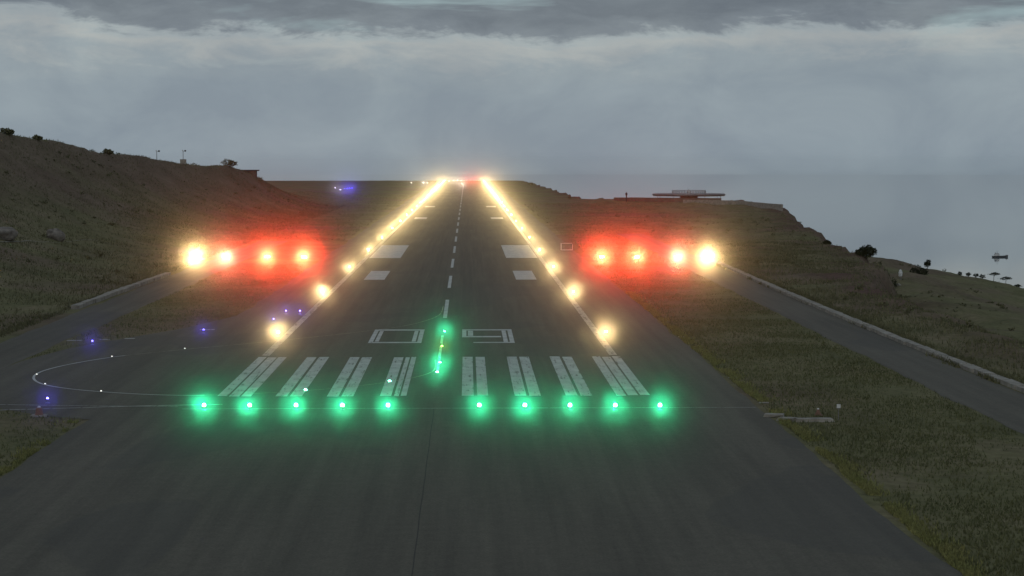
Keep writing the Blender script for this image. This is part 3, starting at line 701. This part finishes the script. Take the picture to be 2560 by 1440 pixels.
for u, v, w_, lab in ((2400, 693, 0.6, 'smallest round tree in the far right row, leftmost'), (2420, 697, 0.75, 'round tree second from the left in the far right row'), (2440, 701, 0.8, 'round tree third from the left in the far right row'), (2456, 704, 0.9, 'round tree just left of the flat topped trees')):
    rim_tree(u, v, 555, [((0, 0, 0.9), (w_, w_, 0.55))], lab, 'row of small trees on the far right skyline', 200)
for u, v, w_, lab in ((2484, 707, 1.9, 'flat topped tree on the far right skyline, left one'), (2514, 710, 2.0, 'flat topped tree on the far right skyline, middle one'), (2540, 716, 1.5, 'flat topped tree on the far right skyline, right one')):
    rim_tree(u, v, 552, [((0, 0, 1.9), (w_, 1.2, 0.35)), ((0.4, 0, 2.15), (w_ * .6, 1, 0.3))], lab, 'flat topped trees on the far right skyline', 260, 0.13, r=0.09)
for u, v, D, w_, lab in ((2215, 706, 430, 2.3, 'dark shrub mass left of the white post on the lower slope'), (2298, 700, 470, 2.0, 'dark shrub mass right of the white post on the lower slope'), (2068, 617, 415, 0.8, 'small pointed shrub on the right rim left of the round bush')):
    c = at(u, v, D); rim_tree(u, v, D, [((0, 0, w_ * .5), (w_, w_ * .8, w_ * .65)), ((w_ * .5, 0, w_ * .35), (w_ * .7, w_ * .6, w_ * .5)), ((-w_ * .6, 0, w_ * .4), (w_ * .6, w_ * .6, w_ * .6))], lab, 'dark shrubs on the lower right slope', 420, 0.15, 'shrub', 'shrub')
p = onslope(2251, 700)
t = thing('marker_pillar', (p.x, p.y, p.z), 'small white pillar standing among dark shrubs on the lower right slope', 'pillar')
MB().lathe((0, 0, -0.2), [(0.45, 0), (0.42, 0.3), (0.22, 0.4), (0.22, 0.9)], 12).build('base', CONC, t); MB().lathe((0, 0, 0.7), [(0.2, 0), (0.42, 0.2), (0.46, 1.0), (0.3, 1.5), (0.08, 1.7)], 14).build('shaft', WHITEM, t)
p = onslope(2245, 714); o = pebble(MB(), (0, 0, 0.15), (0.7, 0.5, 0.3), 7, 2).build('boulder', CONC, None, (p.x, p.y, p.z), True); tag(o, 'flat pale rock in front of the white pillar', 'boulder')
# ridge bushes on the left skyline
def crest(u):
    Ds = np.arange(300, 760, 2.0); a_, b_ = at(u, 400, 100.0), at(u, 400, 200.0)
    xs = a_.x + (b_.x - a_.x) * (Ds - 100) / 100; return float(Ds[np.argmax((height(xs, Ds) - CAMH) / Ds)])
for u, v, D, w_, lab in ((14, 333, 446, 1.3, 'rough bush at the left end of the ridge skyline'), (92, 350, 468, 1.0, 'low bush on the left ridge, second from the picture edge'), (268, 377, 525, 1.2, 'low bush on the left ridge above the boulder'),
                         (570, 418, 655, 2.2, 'dark bush at the end of the left ridge beside the hut')):
    D = crest(u); c = at(u, v, D); tree('ridge_bush', (c.x, D, H(c.x, D)), 1, [((0, 0, w_ * .45), (w_, w_ * .8, w_ * .6)), ((w_ * .7, 0, w_ * .3), (w_ * .8, w_ * .6, w_ * .45))], 700, 0.17, lab, 'bush', 'bushes on the left ridge', False, SCRUB)
for u, D, w_, lab in ((1327, 1360, 1.9, 'small dark bush on the skyline right of the far runway end'), (1424, 900, 0.7, 'tiny bush on the skyline left of the retaining wall')):
    x_ = at(u, 460, D).x; tree('ridge_bush', (x_, D, H(x_, D)), 1, [((0, 0, w_ * .5), (w_, w_, w_ * .8))], 200, 0.25, lab, 'bush', 'bushes on the right skyline', False, SCRUB)

# grass blades on the verges (uncountable)
def blades(name, xs, ys, hmin, hmax, wid, mat):
    n = len(xs); zs = height(xs, ys); a = nrg.uniform(0, 6.28, n); hh = nrg.uniform(hmin, hmax, n); le = nrg.normal(0, 0.35, (n, 2)) * hh[:, None]
    dx = np.cos(a) * wid; dy = np.sin(a) * wid
    A = np.stack([xs - dx, ys - dy, zs - 0.03], -1); B = np.stack([xs + dx, ys + dy, zs - 0.03], -1); C = np.stack([xs + le[:, 0], ys + le[:, 1], zs + hh], -1)
    co_ = np.stack([A, B, C], 1).reshape(-1, 3); return kind(link(name, np_mesh(name, co_, np.arange(3 * n).reshape(-1, 3)), mat), 'stuff')
def scatter(n, x0, x1, y0, y1, thr=-0.05, s=7, seed=91):
    xs = nrg.uniform(x0, x1, n); ys = y0 + (y1 - y0) * nrg.uniform(0, 1, n) ** 1.5; k = (fbm(xs, ys, s, seed, 3) + nrg.uniform(-0.35, 0.35, n) > thr) & ~paved(xs, ys, 0.0); return xs[k], ys[k]
xa, ya = scatter(90000, 23.2, 37.7, 70, 330, -0.1); xb, yb = scatter(40000, -36.2, -23.2, 70, 330, -0.1, seed=92)
blades('verge_grass', np.concatenate([xa, xb]), np.concatenate([ya, yb]), 0.08, 0.26, 0.045, GRASS)
def edge_sc(n, x, sd_, y0, y1): 
    ys = y0 + (y1 - y0) * nrg.uniform(0, 1, n) ** 1.4; xs = x + np.abs(nrg.normal(0, 0.5, n)) * sd_ + fbm(ys, ys * 0, 3, 5, 3) * 0.35; k = fbm(xs, ys, 5, 95, 3) > -0.25; return xs[k], ys[k]
e1 = edge_sc(22000, 23.35, 1, 70, 260); e2 = edge_sc(7000, -23.35, -1, 70, 132)
blades('edge_grass', np.concatenate([e1[0], e2[0]]), np.concatenate([e1[1], e2[1]]), 0.10, 0.30, 0.05, GRASSY)
xa, ya = scatter(70000, 45.2, 75, 80, 420, -0.12, 9, 97); xb, yb = scatter(150000, -122, -43.2, 150, 760, -0.12, 9, 98); xc, yc = scatter(60000, 24.5, 118, 330, 800, -0.1, 9, 99); kk = xc < np.interp(yc, RIMY, RIMX); xc, yc = xc[kk], yc[kk]
xd, yd = scatter(25000, -75, -24, 430, 1000, -0.1, 9, 100); xb = np.concatenate([xb, xc, xd]); yb = np.concatenate([yb, yc, yd])
k1 = edge_sc(16000, 44.7, 1.3, 80, 332); k3 = edge_sc(5000, 44.0, -0.5, 80, 332); k3 = tuple(q[fbm(k3[1], k3[1] * 0, 6, 12, 2) > 0.18] for q in k3); k1 = tuple(np.concatenate([p_, q_]) for p_, q_ in zip(k1, k3)); k2 = edge_sc(5000, -43.6, -1.5, 150, 420)
blades('slope_grass', np.concatenate([xa, xb, k1[0], k2[0]]), np.concatenate([ya, yb, k1[1], k2[1]]), 0.15, 0.5, 0.07, SCRUB)
# low scrub tufts on the slopes (uncountable)
def tufts(xs, ys, thr, seed):
    k = fbm(xs, ys, 24, seed, 3) > thr; xs, ys = xs[k], ys[k]; zs = height(xs, ys); n = len(xs); m_ = 26
    r_ = (0.18 + 0.6 * nrg.uniform(0, 1, n) ** 2.5)[:, None, None]; c_ = np.stack([xs, ys, zs], -1)[:, None, :]
    q = c_ + nrg.normal(0, 0.5, (n, m_, 3)) * r_ * np.array([1, 1, .6]) + np.array([0, 0, .35]) * r_
    a_ = nrg.normal(size=(n, m_, 3)); a_ /= np.linalg.norm(a_, axis=2, keepdims=True); b_ = np.cross(a_, nrg.normal(size=(n, m_, 3))); b_ /= np.linalg.norm(b_, axis=2, keepdims=True) + 1e-9
    a_ = a_ * r_ * 0.35; b_ = b_ * r_ * 0.22
    return np.stack([q - a_, q + b_, q + a_, q - b_], 2).reshape(-1, 3)
V = np.concatenate([tufts(nrg.uniform(-125, -46, 1300), nrg.uniform(190, 780, 1300), -0.1, 7), tufts(nrg.uniform(46, 165, 1400), nrg.uniform(110, 640, 1400), -0.05, 17)])
kind(link('slope_scrub', np_mesh('slope_scrub', V, np.arange(len(V)).reshape(-1, 4)), SCRUB), 'stuff')

# ------------------------------------------------------------------ ship
c = gnd(2500, 643, SEA_Z)
t = thing('ship', (c.x, c.y, SEA_Z), 'small grey ship with white superstructure out on the sea', 'ship', None, R(12))
hull = MB(); prof = [(-19, 2.6), (-17, 4.2), (8, 4.4), (15, 3.0), (20, 0.15)]
vs_ = []
for x, w_ in prof: vs_ += [(x, -w_, 3.2 + max(0, x - 8) * .12), (x, w_, 3.2 + max(0, x - 8) * .12), (x * .96, w_ * .75, -0.8), (x * .96, -w_ * .75, -0.8)]
fs = []
for i in range(len(prof) - 1):
    for k in range(4): fs.append((4 * i + k, 4 * i + (k + 1) % 4, 4 * i + 4 + (k + 1) % 4, 4 * i + 4 + k))
fs += [(3, 2, 1, 0), tuple(4 * (len(prof) - 1) + k for k in range(4))]
hull.add(vs_, fs).build('hull', METAL, t)
MB().box((-8, 0, 5.2), (11, 6.5, 4.2), 0, 0.92).build('superstructure', WHITEM, t); MB().box((-6, 0, 8.5), (5, 5, 2.4), 0, 0.9).build('bridge', WHITEM, t)
MB().lathe((-7, 0, 9.5), [(0.35, 0), (0.15, 7)], 8).build('mast', METAL, t); MB().lathe((-11.5, 0, 7), [(1.2, 0), (1.0, 3.4)], 12).build('funnel', METAL, t)
MB().box((16, 0, 4.8), (4.5, 1.6, 1.2), 0, 0.8).build('bow_rail', WHITEM, t)
